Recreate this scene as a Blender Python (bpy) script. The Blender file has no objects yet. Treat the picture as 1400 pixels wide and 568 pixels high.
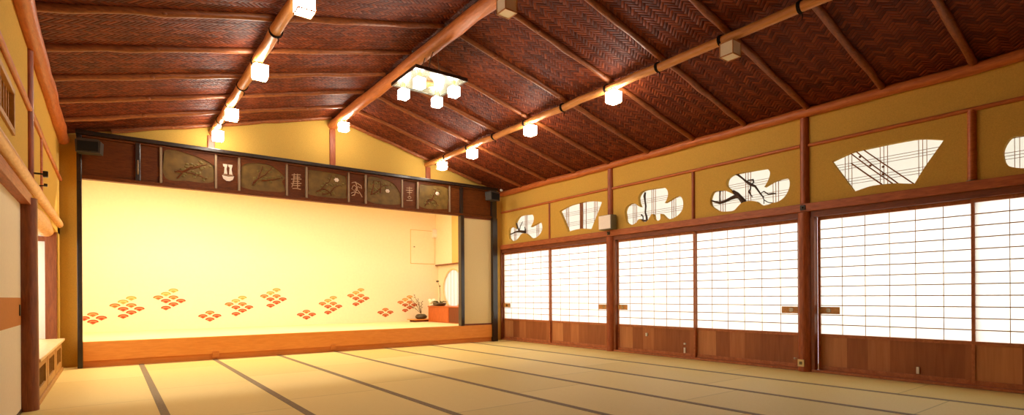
import bpy, bmesh, math, random
from mathutils import Vector, Matrix
random.seed(7)
C = bpy.context.scene.collection
PI = math.pi
# ------------------------------------------------------------------ camera constants (1400 x 568 frame)
FPX, YAW, ROLL, CYPX, CAMZ = 738.2294, 0.6396, -0.0058, 405.8139, 0.922

def ray(u, v):
    x, y = (u - 700) / FPX, -(v - CYPX) / FPX
    c, s = math.cos(ROLL), math.sin(ROLL)
    x, y = x*c - y*s, y*c + x*s
    return Vector((x*math.cos(YAW) + math.sin(YAW), -x*math.sin(YAW) + math.cos(YAW), y))

def on(axis, val, u, v):
    r = ray(u, v); o = Vector((0, 0, CAMZ))
    return o + r * ((val - o[axis]) / r[axis])

# ------------------------------------------------------------------ room constants (metres)
XL, XR = -0.55, 6.77          # side walls
XP = 6.74                     # face of the plaster above the shoji
YG, YS, YB = 9.42, 9.19, 11.8 # gable wall, stage front, stage back wall
YN = -3.4                     # wall behind the camera
XC, ZC, SL = 3.12, 4.0, 0.25  # ridge and slope of the rafters' undersides
def zr(x): return ZC - SL*abs(x - XC)

# ------------------------------------------------------------------ materials
def newmat(name):
    m = bpy.data.materials.new(name); m.use_nodes = True
    nt = m.node_tree; nt.nodes.clear()
    out = nt.nodes.new('ShaderNodeOutputMaterial')
    return m, nt, out

def N(nt, kind, **kw):
    n = nt.nodes.new(kind)
    for k, v in kw.items():
        if k in n.inputs: n.inputs[k].default_value = v
        else: setattr(n, k, v)
    return n

def ramp(nt, stops):
    r = nt.nodes.new('ShaderNodeValToRGB'); e = r.color_ramp.elements
    while len(e) < len(stops): e.new(0.5)
    for i, (p, c) in enumerate(stops):
        e[i].position = p; e[i].color = (*c, 1)
    return r

def s2l(r, g, b):
    f = lambda c: (c/255/12.92) if c/255 <= 0.04045 else ((c/255 + 0.055)/1.055)**2.4
    return (f(r), f(g), f(b))

def mat_wood(name, c1, c2, scale=(1, 1, 1), rough=0.5, bump=0.15, noise=6.0, spec=0.4, coat=0.0):
    m, nt, out = newmat(name)
    tc = N(nt, 'ShaderNodeTexCoord'); mp = N(nt, 'ShaderNodeMapping'); mp.inputs['Scale'].default_value = scale
    nt.links.new(tc.outputs['Object'], mp.inputs['Vector'])
    nz = N(nt, 'ShaderNodeTexNoise', Scale=noise, Detail=6.0, Roughness=0.6, Distortion=0.6)
    nt.links.new(mp.outputs[0], nz.inputs['Vector'])
    rp = ramp(nt, [(0.3, c1), (0.7, c2)])
    nt.links.new(nz.outputs['Fac'], rp.inputs[0])
    b = N(nt, 'ShaderNodeBsdfPrincipled', Roughness=rough)
    b.inputs['Specular IOR Level'].default_value = spec
    b.inputs['Coat Weight'].default_value = coat; b.inputs['Coat Roughness'].default_value = 0.12
    nt.links.new(rp.outputs[0], b.inputs['Base Color'])
    bp = N(nt, 'ShaderNodeBump', Strength=bump, Distance=0.01)
    nt.links.new(nz.outputs['Fac'], bp.inputs['Height']); nt.links.new(bp.outputs[0], b.inputs['Normal'])
    nt.links.new(b.outputs[0], out.inputs[0])
    return m

def mat_plain(name, col, rough=0.6, spec=0.3, metal=0.0, noise=0.0, nscale=40.0, bump=0.0):
    m, nt, out = newmat(name)
    b = N(nt, 'ShaderNodeBsdfPrincipled', Roughness=rough, Metallic=metal)
    b.inputs['Specular IOR Level'].default_value = spec
    tc = N(nt, 'ShaderNodeTexCoord'); nz = N(nt, 'ShaderNodeTexNoise', Scale=nscale, Detail=5.0)
    nt.links.new(tc.outputs['Object'], nz.inputs['Vector'])
    rp = ramp(nt, [(0.25, tuple(c*(1-noise) for c in col)), (0.75, tuple(min(1, c*(1+noise)) for c in col))])
    nt.links.new(nz.outputs['Fac'], rp.inputs[0]); nt.links.new(rp.outputs[0], b.inputs['Base Color'])
    if bump:
        bp = N(nt, 'ShaderNodeBump', Strength=bump, Distance=0.004)
        nt.links.new(nz.outputs['Fac'], bp.inputs['Height']); nt.links.new(bp.outputs[0], b.inputs['Normal'])
    nt.links.new(b.outputs[0], out.inputs[0])
    return m

def mat_paper(name, tcol, dcol, tw=0.7):
    m, nt, out = newmat(name)
    tc = N(nt, 'ShaderNodeTexCoord'); nz = N(nt, 'ShaderNodeTexNoise', Scale=25.0, Detail=4.0)
    nt.links.new(tc.outputs['Object'], nz.inputs['Vector'])
    rp = ramp(nt, [(0.3, tuple(c*0.97 for c in tcol)), (0.7, tcol)]); nt.links.new(nz.outputs['Fac'], rp.inputs[0])
    t = N(nt, 'ShaderNodeBsdfTranslucent'); nt.links.new(rp.outputs[0], t.inputs[0])
    d = N(nt, 'ShaderNodeBsdfDiffuse'); d.inputs[0].default_value = (*dcol, 1)
    mx = N(nt, 'ShaderNodeMixShader'); mx.inputs[0].default_value = tw
    nt.links.new(d.outputs[0], mx.inputs[1]); nt.links.new(t.outputs[0], mx.inputs[2]); nt.links.new(mx.outputs[0], out.inputs[0])
    return m

def mat_emit(name, col, strength):
    m, nt, out = newmat(name)
    e = N(nt, 'ShaderNodeEmission', Strength=strength); e.inputs[0].default_value = (*col, 1)
    nt.links.new(e.outputs[0], out.inputs[0])
    return m

def math_n(nt, op, a, b=None, c=None):
    n = nt.nodes.new('ShaderNodeMath'); n.operation = op
    for i, x in enumerate((a, b, c)):
        if x is None: continue
        if isinstance(x, (int, float)): n.inputs[i].default_value = x
        else: nt.links.new(x, n.inputs[i])
    return n.outputs[0]

def mat_weave(name):
    """herringbone (ajiro) weave of wide bark strips"""
    m, nt, out = newmat(name)
    tc = N(nt, 'ShaderNodeTexCoord')
    wn = N(nt, 'ShaderNodeTexNoise', Scale=1.7, Detail=2.0); nt.links.new(tc.outputs['Object'], wn.inputs['Vector'])
    mixv = N(nt, 'ShaderNodeVectorMath', operation='MULTIPLY_ADD')
    nt.links.new(wn.outputs['Color'], mixv.inputs[0]); mixv.inputs[1].default_value = (0.06, 0.06, 0); nt.links.new(tc.outputs['Object'], mixv.inputs[2])
    sep = N(nt, 'ShaderNodeSeparateXYZ'); nt.links.new(mixv.outputs[0], sep.inputs[0])
    W = 0.034
    r2 = 0.70711
    xx = math_n(nt, 'MULTIPLY', math_n(nt, 'ADD', sep.outputs[0], sep.outputs[1]), r2/W)
    yy = math_n(nt, 'MULTIPLY', math_n(nt, 'SUBTRACT', sep.outputs[1], sep.outputs[0]), r2/W)
    i = math_n(nt, 'FLOOR', xx); j = math_n(nt, 'FLOOR', yy)
    t = math_n(nt, 'FLOORED_MODULO', math_n(nt, 'ADD', i, j), 6.0)
    sel = math_n(nt, 'LESS_THAN', t, 3.0)
    fu = math_n(nt, 'FRACT', xx); fv = math_n(nt, 'FRACT', yy)
    prof = lambda f: math_n(nt, 'SUBTRACT', 1.0, math_n(nt, 'POWER', math_n(nt, 'ABSOLUTE', math_n(nt, 'MULTIPLY_ADD', f, 2.0, -1.0)), 3.0))
    pu, pv = prof(fu), prof(fv)
    # along a strip: bulge between its two crossings
    mod3 = lambda a: math_n(nt, 'DIVIDE', math_n(nt, 'FLOORED_MODULO', a, 3.0), 3.0)
    au = mod3(math_n(nt, 'ADD', xx, j)); av = mod3(math_n(nt, 'ADD', yy, i))
    hump = lambda f: math_n(nt, 'SINE', math_n(nt, 'MULTIPLY', f, PI))
    hH = math_n(nt, 'MULTIPLY', pv, math_n(nt, 'MULTIPLY_ADD', hump(au), 0.7, 0.3))
    hV = math_n(nt, 'MULTIPLY', pu, math_n(nt, 'MULTIPLY_ADD', hump(av), 0.7, 0.3))
    mixf = N(nt, 'ShaderNodeMix'); mixf.data_type = 'FLOAT'
    nt.links.new(sel, mixf.inputs[0]); nt.links.new(hV, mixf.inputs[2]); nt.links.new(hH, mixf.inputs[3])
    height = mixf.outputs[0]
    # per strip colour
    cmb = N(nt, 'ShaderNodeCombineXYZ')
    m2 = N(nt, 'ShaderNodeMix'); m2.data_type = 'FLOAT'
    nt.links.new(sel, m2.inputs[0]); nt.links.new(i, m2.inputs[2]); nt.links.new(j, m2.inputs[3])
    nt.links.new(m2.outputs[0], cmb.inputs[0]); nt.links.new(sel, cmb.inputs[1])
    m3 = N(nt, 'ShaderNodeMix'); m3.data_type = 'FLOAT'
    nt.links.new(sel, m3.inputs[0])
    nt.links.new(math_n(nt, 'FLOOR', math_n(nt, 'DIVIDE', math_n(nt, 'ADD', yy, i), 3.0)), m3.inputs[2])
    nt.links.new(math_n(nt, 'FLOOR', math_n(nt, 'DIVIDE', math_n(nt, 'ADD', xx, j), 3.0)), m3.inputs[3])
    nt.links.new(m3.outputs[0], cmb.inputs[2])
    wh = N(nt, 'ShaderNodeTexWhiteNoise'); wh.noise_dimensions = '3D'; nt.links.new(cmb.outputs[0], wh.inputs['Vector'])
    rp = ramp(nt, [(0.0, s2l(80, 29, 12)), (0.5, s2l(104, 42, 18)), (1.0, s2l(128, 58, 27))])
    nt.links.new(wh.outputs[0], rp.inputs[0])
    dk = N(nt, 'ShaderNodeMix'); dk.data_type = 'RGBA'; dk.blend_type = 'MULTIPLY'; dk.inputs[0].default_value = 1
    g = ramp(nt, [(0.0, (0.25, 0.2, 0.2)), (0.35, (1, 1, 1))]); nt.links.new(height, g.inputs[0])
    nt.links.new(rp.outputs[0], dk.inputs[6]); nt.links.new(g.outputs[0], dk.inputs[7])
    b = N(nt, 'ShaderNodeBsdfPrincipled', Roughness=0.6); b.inputs['Specular IOR Level'].default_value = 0.16
    nt.links.new(dk.outputs[2], b.inputs['Base Color'])
    bp = N(nt, 'ShaderNodeBump', Strength=0.9, Distance=0.012)
    nt.links.new(height, bp.inputs['Height']); nt.links.new(bp.outputs[0], b.inputs['Normal'])
    nt.links.new(b.outputs[0], out.inputs[0])
    return m

def mat_tatami(name, c1, c2):
    m, nt, out = newmat(name)
    tc = N(nt, 'ShaderNodeTexCoord'); sep = N(nt, 'ShaderNodeSeparateXYZ'); nt.links.new(tc.outputs['Object'], sep.inputs[0])
    X, Y = sep.outputs[0], sep.outputs[1]
    col = math_n(nt, 'FLOOR', math_n(nt, 'DIVIDE', math_n(nt, 'ADD', X, 0.564), 0.9105))
    off = math_n(nt, 'MULTIPLY', math_n(nt, 'FLOORED_MODULO', math_n(nt, 'MULTIPLY', col, 3.0), 4.0), 0.4)
    yq = math_n(nt, 'DIVIDE', math_n(nt, 'ADD', math_n(nt, 'SUBTRACT', Y, 0.46), off), 1.82)
    row = math_n(nt, 'FLOOR', yq); fr = math_n(nt, 'FRACT', yq)
    seam = math_n(nt, 'LESS_THAN', fr, 0.006)
    cmb = N(nt, 'ShaderNodeCombineXYZ'); nt.links.new(col, cmb.inputs[0]); nt.links.new(row, cmb.inputs[1])
    wh = N(nt, 'ShaderNodeTexWhiteNoise'); wh.noise_dimensions = '2D'; nt.links.new(cmb.outputs[0], wh.inputs['Vector'])
    mp = N(nt, 'ShaderNodeMapping'); mp.inputs['Scale'].default_value = (3, 90, 1); nt.links.new(tc.outputs['Object'], mp.inputs[0])
    nz = N(nt, 'ShaderNodeTexNoise', Scale=6.0, Detail=4.0); nt.links.new(mp.outputs[0], nz.inputs['Vector'])
    f = math_n(nt, 'ADD', math_n(nt, 'MULTIPLY', nz.outputs['Fac'], 0.7), math_n(nt, 'MULTIPLY', wh.outputs[0], 0.3))
    rp = ramp(nt, [(0.3, c1), (0.7, c2)]); nt.links.new(f, rp.inputs[0])
    dk = N(nt, 'ShaderNodeMix'); dk.data_type = 'RGBA'; nt.links.new(math_n(nt, 'MULTIPLY', seam, 0.45), dk.inputs[0])
    nt.links.new(rp.outputs[0], dk.inputs[6]); dk.inputs[7].default_value = (*s2l(120, 95, 50), 1)
    b = N(nt, 'ShaderNodeBsdfPrincipled', Roughness=0.55); b.inputs['Specular IOR Level'].default_value = 0.3
    nt.links.new(dk.outputs[2], b.inputs['Base Color'])
    bp = N(nt, 'ShaderNodeBump', Strength=0.12, Distance=0.003); nt.links.new(nz.outputs['Fac'], bp.inputs['Height'])
    nt.links.new(bp.outputs[0], b.inputs['Normal']); nt.links.new(b.outputs[0], out.inputs[0])
    return m

def mat_boards(name, cs, axis, width, rough=0.5, coat=0.0):
    """vertical boards of changing tone, AXIS the direction they follow one another in"""
    m, nt, out = newmat(name)
    tc = N(nt, 'ShaderNodeTexCoord'); sep = N(nt, 'ShaderNodeSeparateXYZ'); nt.links.new(tc.outputs['Object'], sep.inputs[0])
    a = math_n(nt, 'DIVIDE', sep.outputs[axis], width); i = math_n(nt, 'FLOOR', a); f = math_n(nt, 'FRACT', a)
    wh = N(nt, 'ShaderNodeTexWhiteNoise'); wh.noise_dimensions = '1D'; nt.links.new(i, wh.inputs['W'])
    mp = N(nt, 'ShaderNodeMapping'); sc = [30, 30, 30]; sc[2] = 2.5; mp.inputs['Scale'].default_value = sc
    nt.links.new(tc.outputs['Object'], mp.inputs[0])
    nz = N(nt, 'ShaderNodeTexNoise', Scale=1.0, Detail=5.0, Distortion=0.4); nt.links.new(mp.outputs[0], nz.inputs['Vector'])
    v = math_n(nt, 'ADD', math_n(nt, 'MULTIPLY', wh.outputs[0], 0.6), math_n(nt, 'MULTIPLY', nz.outputs['Fac'], 0.45))
    rp = ramp(nt, [(0.1, cs[0]), (0.5, cs[1]), (0.95, cs[2])]); nt.links.new(v, rp.inputs[0])
    b = N(nt, 'ShaderNodeBsdfPrincipled', Roughness=rough); b.inputs['Specular IOR Level'].default_value = 0.35
    b.inputs['Coat Weight'].default_value = coat
    nt.links.new(rp.outputs[0], b.inputs['Base Color'])
    bp = N(nt, 'ShaderNodeBump', Strength=0.1, Distance=0.004); nt.links.new(nz.outputs['Fac'], bp.inputs['Height'])
    nt.links.new(bp.outputs[0], b.inputs['Normal']); nt.links.new(b.outputs[0], out.inputs[0])
    return m

M = {}
M['plaster'] = mat_plain('mustard_sand_plaster', s2l(208, 167, 80), 0.85, 0.1, noise=0.10, nscale=90, bump=0.15)
M['stageplaster'] = mat_plain('cream_stage_plaster', s2l(244, 230, 200), 0.8, 0.15, noise=0.03, nscale=20)
M['honeyplaster'] = mat_plain('honey_plaster', s2l(232, 188, 118), 0.8, 0.1, noise=0.03)
M['cream'] = mat_plain('cream_panel_cloth', s2l(226, 204, 150), 0.8, 0.1, noise=0.04, nscale=60)
M['whitewall'] = mat_plain('white_lime_plaster', s2l(240, 236, 225), 0.8, 0.1, noise=0.02)
M['tatami'] = mat_tatami('tatami_straw', s2l(222, 194, 114), s2l(240, 215, 142))
M['stagetatami'] = mat_tatami('stage_tatami_straw', s2l(238, 216, 158), s2l(246, 228, 178))
M['heri'] = mat_plain('tatami_border_cloth', s2l(142, 122, 94), 0.7, 0.2, noise=0.25, nscale=60)
M['weave'] = mat_weave('woven_bark_ceiling')
M['rafter'] = mat_wood('brown_rafter_log', s2l(110, 56, 25), s2l(160, 90, 44), (2, 8, 8), 0.45, 0.2)
M['ridge'] = mat_wood('peeled_cedar_log', s2l(178, 98, 48), s2l(214, 132, 72), (8, 1.2, 8), 0.4, 0.15)
M['purlin'] = mat_wood('pale_peeled_log', s2l(188, 118, 56), s2l(216, 150, 82), (8, 1.2, 8), 0.38, 0.15)
M['eave'] = mat_wood('red_brown_eave_log', s2l(168, 84, 40), s2l(206, 118, 60), (8, 1.2, 8), 0.42, 0.15)
M['post'] = mat_wood('red_brown_post', s2l(132, 62, 30), s2l(178, 94, 50), (9, 9, 1.2), 0.4, 0.1)
M['darkpost'] = mat_wood('dark_brown_post', s2l(116, 58, 26), s2l(150, 82, 40), (9, 9, 1.2), 0.4, 0.1)
M['trim'] = mat_wood('brown_lintel_wood', s2l(146, 74, 38), s2l(192, 108, 60), (9, 1.2, 9), 0.45, 0.1)
M['trimdark'] = mat_wood('dark_groove_wood', s2l(104, 52, 28), s2l(140, 74, 42), (9, 1.2, 9), 0.5, 0.1)
M['frame'] = mat_wood('door_frame_wood', s2l(158, 90, 52), s2l(198, 124, 76), (9, 3, 3), 0.5, 0.08)
M['redstile'] = mat_wood('red_door_stile', s2l(142, 70, 52), s2l(176, 96, 72), (9, 9, 2), 0.5, 0.08)
M['muntin'] = mat_wood('pale_muntin_wood', s2l(166, 112, 70), s2l(194, 140, 94), (9, 3, 3), 0.6, 0.05)
M['kick'] = mat_boards('kick_panel_boards', [s2l(136, 76, 42), s2l(174, 108, 64), s2l(212, 150, 98)], 1, 0.215)
M['hikite'] = mat_wood('tan_pull_board', s2l(196, 138, 78), s2l(222, 168, 104), (9, 4, 9), 0.5, 0.05)
M['metal'] = mat_plain('dull_metal', s2l(150, 140, 120), 0.35, 0.5, 1.0, noise=0.1)
M['tagwhite'] = mat_plain('white_plastic', s2l(235, 230, 220), 0.5, 0.3, noise=0.02)
M['ivory'] = mat_plain('ivory_plastic', s2l(226, 206, 150), 0.45, 0.4, noise=0.03)
M['shoji'] = mat_paper('shoji_paper', (0.70, 0.70, 0.665), (0.85, 0.83, 0.78), 0.80)
M['baypaper'] = mat_paper('bay_window_paper', (0.96, 0.96, 0.94), (0.9, 0.9, 0.86), 0.9)
M['ranma'] = mat_paper('cream_window_paper', (0.56, 0.545, 0.50), (0.78, 0.74, 0.62), 0.78)
M['branch'] = mat_wood('dark_twisted_branch', s2l(52, 34, 22), s2l(84, 56, 36), (8, 8, 8), 0.6, 0.4)
M['bamboo'] = mat_wood('brown_bamboo', s2l(136, 84, 50), s2l(168, 112, 70), (8, 8, 2), 0.45, 0.1)
M['laqu'] = mat_wood('red_brown_lacquered_board', s2l(86, 42, 14), s2l(114, 60, 22), (2, 8, 9), 0.45, 0.05, spec=0.15)
M['black'] = mat_wood('black_lacquer_wood', s2l(30, 22, 18), s2l(48, 34, 26), (6, 6, 2), 0.28, 0.03, spec=0.5, coat=0.3)
M['silver'] = mat_plain('grey_metal_strip', s2l(150, 124, 94), 0.45, 0.4, 0.2, noise=0.08)
M['olive'] = mat_plain('olive_carved_ground', s2l(112, 84, 34), 0.55, 0.3, noise=0.35, nscale=9, bump=0.5)
M['oliveleaf'] = mat_plain('olive_leaf_relief', s2l(112, 92, 40), 0.5, 0.3, noise=0.3, nscale=14)
M['carve'] = mat_plain('pale_inlay', s2l(196, 158, 122), 0.5, 0.4, noise=0.08)
M['carvew'] = mat_plain('white_inlay', s2l(226, 204, 182), 0.5, 0.4, noise=0.05)
M['stagewood'] = mat_wood('orange_stage_board', s2l(222, 138, 58), s2l(236, 156, 72), (1, 9, 9), 0.38, 0.05)
M['stagewood2'] = mat_wood('orange_base_board', s2l(208, 122, 50), s2l(222, 138, 60), (1, 9, 9), 0.42, 0.05)
M['cabred'] = mat_wood('red_brown_cabinet', s2l(176, 88, 36), s2l(200, 106, 48), (9, 9, 2), 0.4, 0.05)
M['cabdark'] = mat_wood('dark_red_cabinet', s2l(104, 46, 18), s2l(126, 58, 24), (9, 9, 2), 0.4, 0.05)
M['seattop'] = mat_wood('pale_seat_top', s2l(222, 190, 130), s2l(238, 212, 160), (6, 1, 6), 0.35, 0.04)
M['seatbody'] = mat_wood('honey_wood', s2l(172, 120, 52), s2l(194, 142, 70), (6, 2, 6), 0.5, 0.05)
M['screen'] = mat_plain('dark_screen', s2l(58, 48, 40), 0.6, 0.2, noise=0.1)
M['honeylog'] = mat_wood('honey_curved_log', s2l(206, 140, 76), s2l(236, 184, 120), (7, 1.5, 7), 0.4, 0.2)
M['speaker'] = mat_plain('charcoal_plastic', s2l(66, 62, 58), 0.45, 0.4, noise=0.1)
M['grille'] = mat_plain('dark_grille_cloth', s2l(30, 30, 30), 0.8, 0.2, noise=0.4, nscale=200)
M['spkwhite'] = mat_plain('off_white_speaker_front', s2l(244, 236, 230), 0.6, 0.3, noise=0.03)
M['spkgrey'] = mat_plain('grey_green_case', s2l(120, 112, 84), 0.6, 0.3, noise=0.05)
M['lit'] = mat_emit('glowing_lantern_paper', (1.0, 0.92, 0.78), 45.0)
M['unlit'] = mat_plain('unlit_lantern_paper', s2l(240, 226, 200), 0.8, 0.1, noise=0.02)
M['lampwood'] = mat_wood('lantern_frame_wood', s2l(176, 112, 62), s2l(204, 146, 88), (8, 8, 8), 0.5, 0.05)
M['rope'] = mat_plain('black_rope', s2l(34, 26, 20), 0.8, 0.1, noise=0.3, nscale=120)
M['glass'] = mat_plain('white_enamel_plate', s2l(150, 156, 142), 0.25, 0.6, 0.8, noise=0.02)
M['orangeband'] = mat_plain('orange_brown_band_paper', s2l(206, 138, 78), 0.8, 0.1, noise=0.04)
M['fusuma'] = mat_plain('off_white_fusuma_paper', s2l(242, 230, 200), 0.8, 0.1, noise=0.03)
M['wave0'] = mat_plain('gold_wave_paint', s2l(214, 156, 86), 0.7, 0.2, noise=0.05)
M['wave1'] = mat_plain('orange_wave_paint', s2l(196, 106, 62), 0.7, 0.2, noise=0.05)
M['wave2'] = mat_plain('red_orange_wave_paint', s2l(172, 72, 46), 0.7, 0.2, noise=0.05)
M['wave0l'] = mat_plain('pale_gold_wave_paint', s2l(232, 196, 130), 0.7, 0.2, noise=0.05)
M['wave1l'] = mat_plain('pale_orange_wave_paint', s2l(226, 164, 108), 0.7, 0.2, noise=0.05)
M['wave2l'] = mat_plain('pale_red_wave_paint', s2l(214, 136, 94), 0.7, 0.2, noise=0.05)
M['vase'] = mat_plain('dark_bronze_glaze', s2l(74, 62, 44), 0.4, 0.5, noise=0.25, nscale=30)
M['twig'] = mat_plain('brown_twig', s2l(104, 74, 44), 0.7, 0.2, noise=0.2)
M['leaf'] = mat_plain('dark_green_leaf', s2l(96, 92, 40), 0.5, 0.3, noise=0.25)
M['blossom'] = mat_plain('white_blossom', s2l(244, 238, 220), 0.6, 0.2, noise=0.02)
M['curtain'] = mat_plain('red_brown_curtain', s2l(120, 40, 28), 0.85, 0.1, noise=0.1)

# ------------------------------------------------------------------ mesh helpers
class MB:
    def __init__(self): self.v = []; self.f = []; self.mi = []; self.sm = []; self.mats = []
    def _m(self, mat):
        if mat not in self.mats: self.mats.append(mat)
        return self.mats.index(mat)
    def add(self, vs, fs, mat, smooth=False):
        b = len(self.v); k = self._m(mat)
        self.v += [tuple(p) for p in vs]
        for f in fs:
            self.f.append([b+i for i in f]); self.mi.append(k); self.sm.append(smooth)
        return self
    def box(self, lo, hi, mat, bev=0.0):
        x0, y0, z0 = lo; x1, y1, z1 = hi
        if bev <= 0:
            vs = [(x0,y0,z0),(x1,y0,z0),(x1,y1,z0),(x0,y1,z0),(x0,y0,z1),(x1,y0,z1),(x1,y1,z1),(x0,y1,z1)]
            fs = [(3,2,1,0),(4,5,6,7),(0,1,5,4),(1,2,6,5),(2,3,7,6),(3,0,4,7)]
            return self.add(vs, fs, mat)
        bm = bmesh.new(); bmesh.ops.create_cube(bm, size=1)
        for v in bm.verts:
            v.co = Vector(((x0+x1)/2 + v.co.x*(x1-x0), (y0+y1)/2 + v.co.y*(y1-y0), (z0+z1)/2 + v.co.z*(z1-z0)))
        bmesh.ops.bevel(bm, geom=bm.edges[:], offset=bev, segments=2, affect='EDGES', profile=0.6)
        bm.verts.index_update()
        self.add([v.co[:] for v in bm.verts], [[v.index for v in f.verts] for f in bm.faces], mat); bm.free()
        return self
    def tube(self, pts, rad, mat, seg=10, cap=True):
        pts = [Vector(p) for p in pts]; n = len(pts)
        rr = rad if isinstance(rad, (list, tuple)) else [rad]*n
        vs = []; fs = []
        up = None
        for i, p in enumerate(pts):
            d = (pts[min(i+1, n-1)] - pts[max(i-1, 0)]).normalized()
            if up is None: up = d.orthogonal().normalized()
            else:
                up = (up - d*up.dot(d)); up = up.normalized() if up.length > 1e-6 else d.orthogonal().normalized()
            w = d.cross(up)
            for k in range(seg):
                a = 2*PI*k/seg
                vs.append(p + (up*math.cos(a) + w*math.sin(a))*rr[i])
        for i in range(n-1):
            for k in range(seg):
                k2 = (k+1) % seg
                fs.append((i*seg+k, i*seg+k2, (i+1)*seg+k2, (i+1)*seg+k))
        self.add(vs, fs, mat, True)
        if cap:
            self.add([vs[k] for k in range(seg)], [list(range(seg))[::-1]], mat)
            self.add([vs[(n-1)*seg+k] for k in range(seg)], [list(range(seg))], mat)
        return self
    def lathe(self, c, prof, mat, seg=20, sx=1.0, sy=1.0):
        vs = []; fs = []
        for r, z in prof:
            for k in range(seg):
                a = 2*PI*k/seg; vs.append((c[0]+r*math.cos(a)*sx, c[1]+r*math.sin(a)*sy, c[2]+z))
        for i in range(len(prof)-1):
            for k in range(seg):
                k2 = (k+1) % seg; fs.append((i*seg+k, i*seg+k2, (i+1)*seg+k2, (i+1)*seg+k))
        fs.append(list(range(seg))[::-1]); fs.append([(len(prof)-1)*seg+k for k in range(seg)])
        return self.add(vs, fs, mat, True)
    def ball(self, c, r, mat, sc=(1, 1, 1)):
        bm = bmesh.new(); bmesh.ops.create_icosphere(bm, subdivisions=2, radius=r); bm.verts.index_update()
        self.add([(c[0]+v.co.x*sc[0], c[1]+v.co.y*sc[1], c[2]+v.co.z*sc[2]) for v in bm.verts], [[v.index for v in f.verts] for f in bm.faces], mat, True)
        bm.free(); return self
    def prism(self, loops, mat, plane, a, b):
        """flat shape (first loop outer, the rest holes) in 2-D, extruded along PLANE ('x' or 'y') from a to b"""
        cu = bpy.data.curves.new('tmp', 'CURVE'); cu.dimensions = '2D'; cu.fill_mode = 'BOTH'
        cu.extrude = abs(b-a)/2
        for lp in loops:
            sp = cu.splines.new('POLY'); sp.points.add(len(lp)-1)
            for i, (s, t) in enumerate(lp): sp.points[i].co = (s, t, 0, 1)
            sp.use_cyclic_u = True
        ob = bpy.data.objects.new('tmp', cu); C.objects.link(ob)
        dg = bpy.context.evaluated_depsgraph_get(); dg.update()
        me = bpy.data.meshes.new_from_object(ob.evaluated_get(dg))
        mid = (a+b)/2
        if plane == 'x': vs = [(mid + v.co.z, v.co.x, v.co.y) for v in me.vertices]
        else: vs = [(v.co.x, mid + v.co.z, v.co.y) for v in me.vertices]
        self.add(vs, [list(p.vertices) for p in me.polygons], mat)
        bpy.data.objects.remove(ob); bpy.data.curves.remove(cu); bpy.data.meshes.remove(me)
        return self
    def shift(self, d):
        self.v = [(p[0]+d[0], p[1]+d[1], p[2]+d[2]) for p in self.v]; return self
    def build(self, name, parent=None, fix=True):
        me = bpy.data.meshes.new(name); me.from_pydata(self.v, [], self.f)
        for m in self.mats: me.materials.append(m)
        for p, k, s in zip(me.polygons, self.mi, self.sm): p.material_index = k; p.use_smooth = s
        me.update()
        bm = bmesh.new(); bm.from_mesh(me); bmesh.ops.recalc_face_normals(bm, faces=bm.faces[:]); bm.to_mesh(me); bm.free()
        o = bpy.data.objects.new(name, me); C.objects.link(o)
        if parent is not None:
            o.parent = parent
        return o

def tag(o, label, cat, group=None, kind=None):
    o['label'] = label; o['category'] = cat
    if group: o['group'] = group
    if kind: o['kind'] = kind
    return o
def empty(name, loc, label, cat, group=None, kind=None):
    o = bpy.data.objects.new(name, None); C.objects.link(o); o.location = loc; o.empty_display_size = 0.1
    return tag(o, label, cat, group, kind)
def part(mb, name, root):
    """build MB (world coordinates) as a child of ROOT, wherever ROOT stands"""
    w = Vector((0, 0, 0)); r = root
    while r is not None: w += r.location; r = r.parent
    mb.shift(-w); return mb.build(name, root)
def struct(mb, name, label, cat): return tag(mb.build(name), label, cat, kind='structure')
def copy_tree(o, parent=None):
    c = o.copy(); C.objects.link(c)
    if parent is not None: c.parent = parent
    for ch in list(o.children): copy_tree(ch, c)
    return c
ORD = ['first', 'second', 'third', 'fourth', 'fifth', 'sixth', 'seventh', 'eighth', 'ninth', 'tenth', 'eleventh', 'twelfth']

def log_pts(a, b, n=14, wob=0.006, seed=0):
    rnd = random.Random(seed); a = Vector(a); b = Vector(b); d = (b-a).normalized()
    out = []
    for i in range(n):
        t = i/(n-1); p = a.lerp(b, t)
        if 0 < i < n-1: p = p + Vector((rnd.uniform(-1, 1), rnd.uniform(-1, 1), rnd.uniform(-1, 1)))*wob
        out.append(p)
    return out

# ================================================================== SHELL
f = MB(); f.box((-2.0, YN-0.2, -0.2), (7.6, YS+0.3, 0.0), M['tatami'])
for k in range(8):
    x = 0.346 + 0.9115*k
    f.box((x-0.031, YN, -0.01), (x+0.031, YS+0.02, 0.0025), M['heri'])
struct(f, 'floor', 'straw tatami floor with long dark border bands running to the stage', 'floor')

cl = MB()
TH = 0.05
def roof(x0, x1, y0, y1):
    z0, z1 = zr(x0)+TH, zr(x1)+TH
    vs = [(x0,y0,z0),(x1,y0,z1),(x1,y1,z1),(x0,y1,z0),(x0,y0,z0+.08),(x1,y0,z1+.08),(x1,y1,z1+.08),(x0,y1,z0+.08)]
    cl.add(vs, [(3,2,1,0),(4,5,6,7),(0,1,5,4),(1,2,6,5),(2,3,7,6),(3,0,4,7)], M['weave'])
roof(-0.75, XC, YN-0.1, YG+0.1); roof(XC, 7.05, YN-0.1, YG+0.1)
struct(cl, 'ceiling', 'sloping gable ceiling of woven brown bark strips', 'ceiling')

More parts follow.
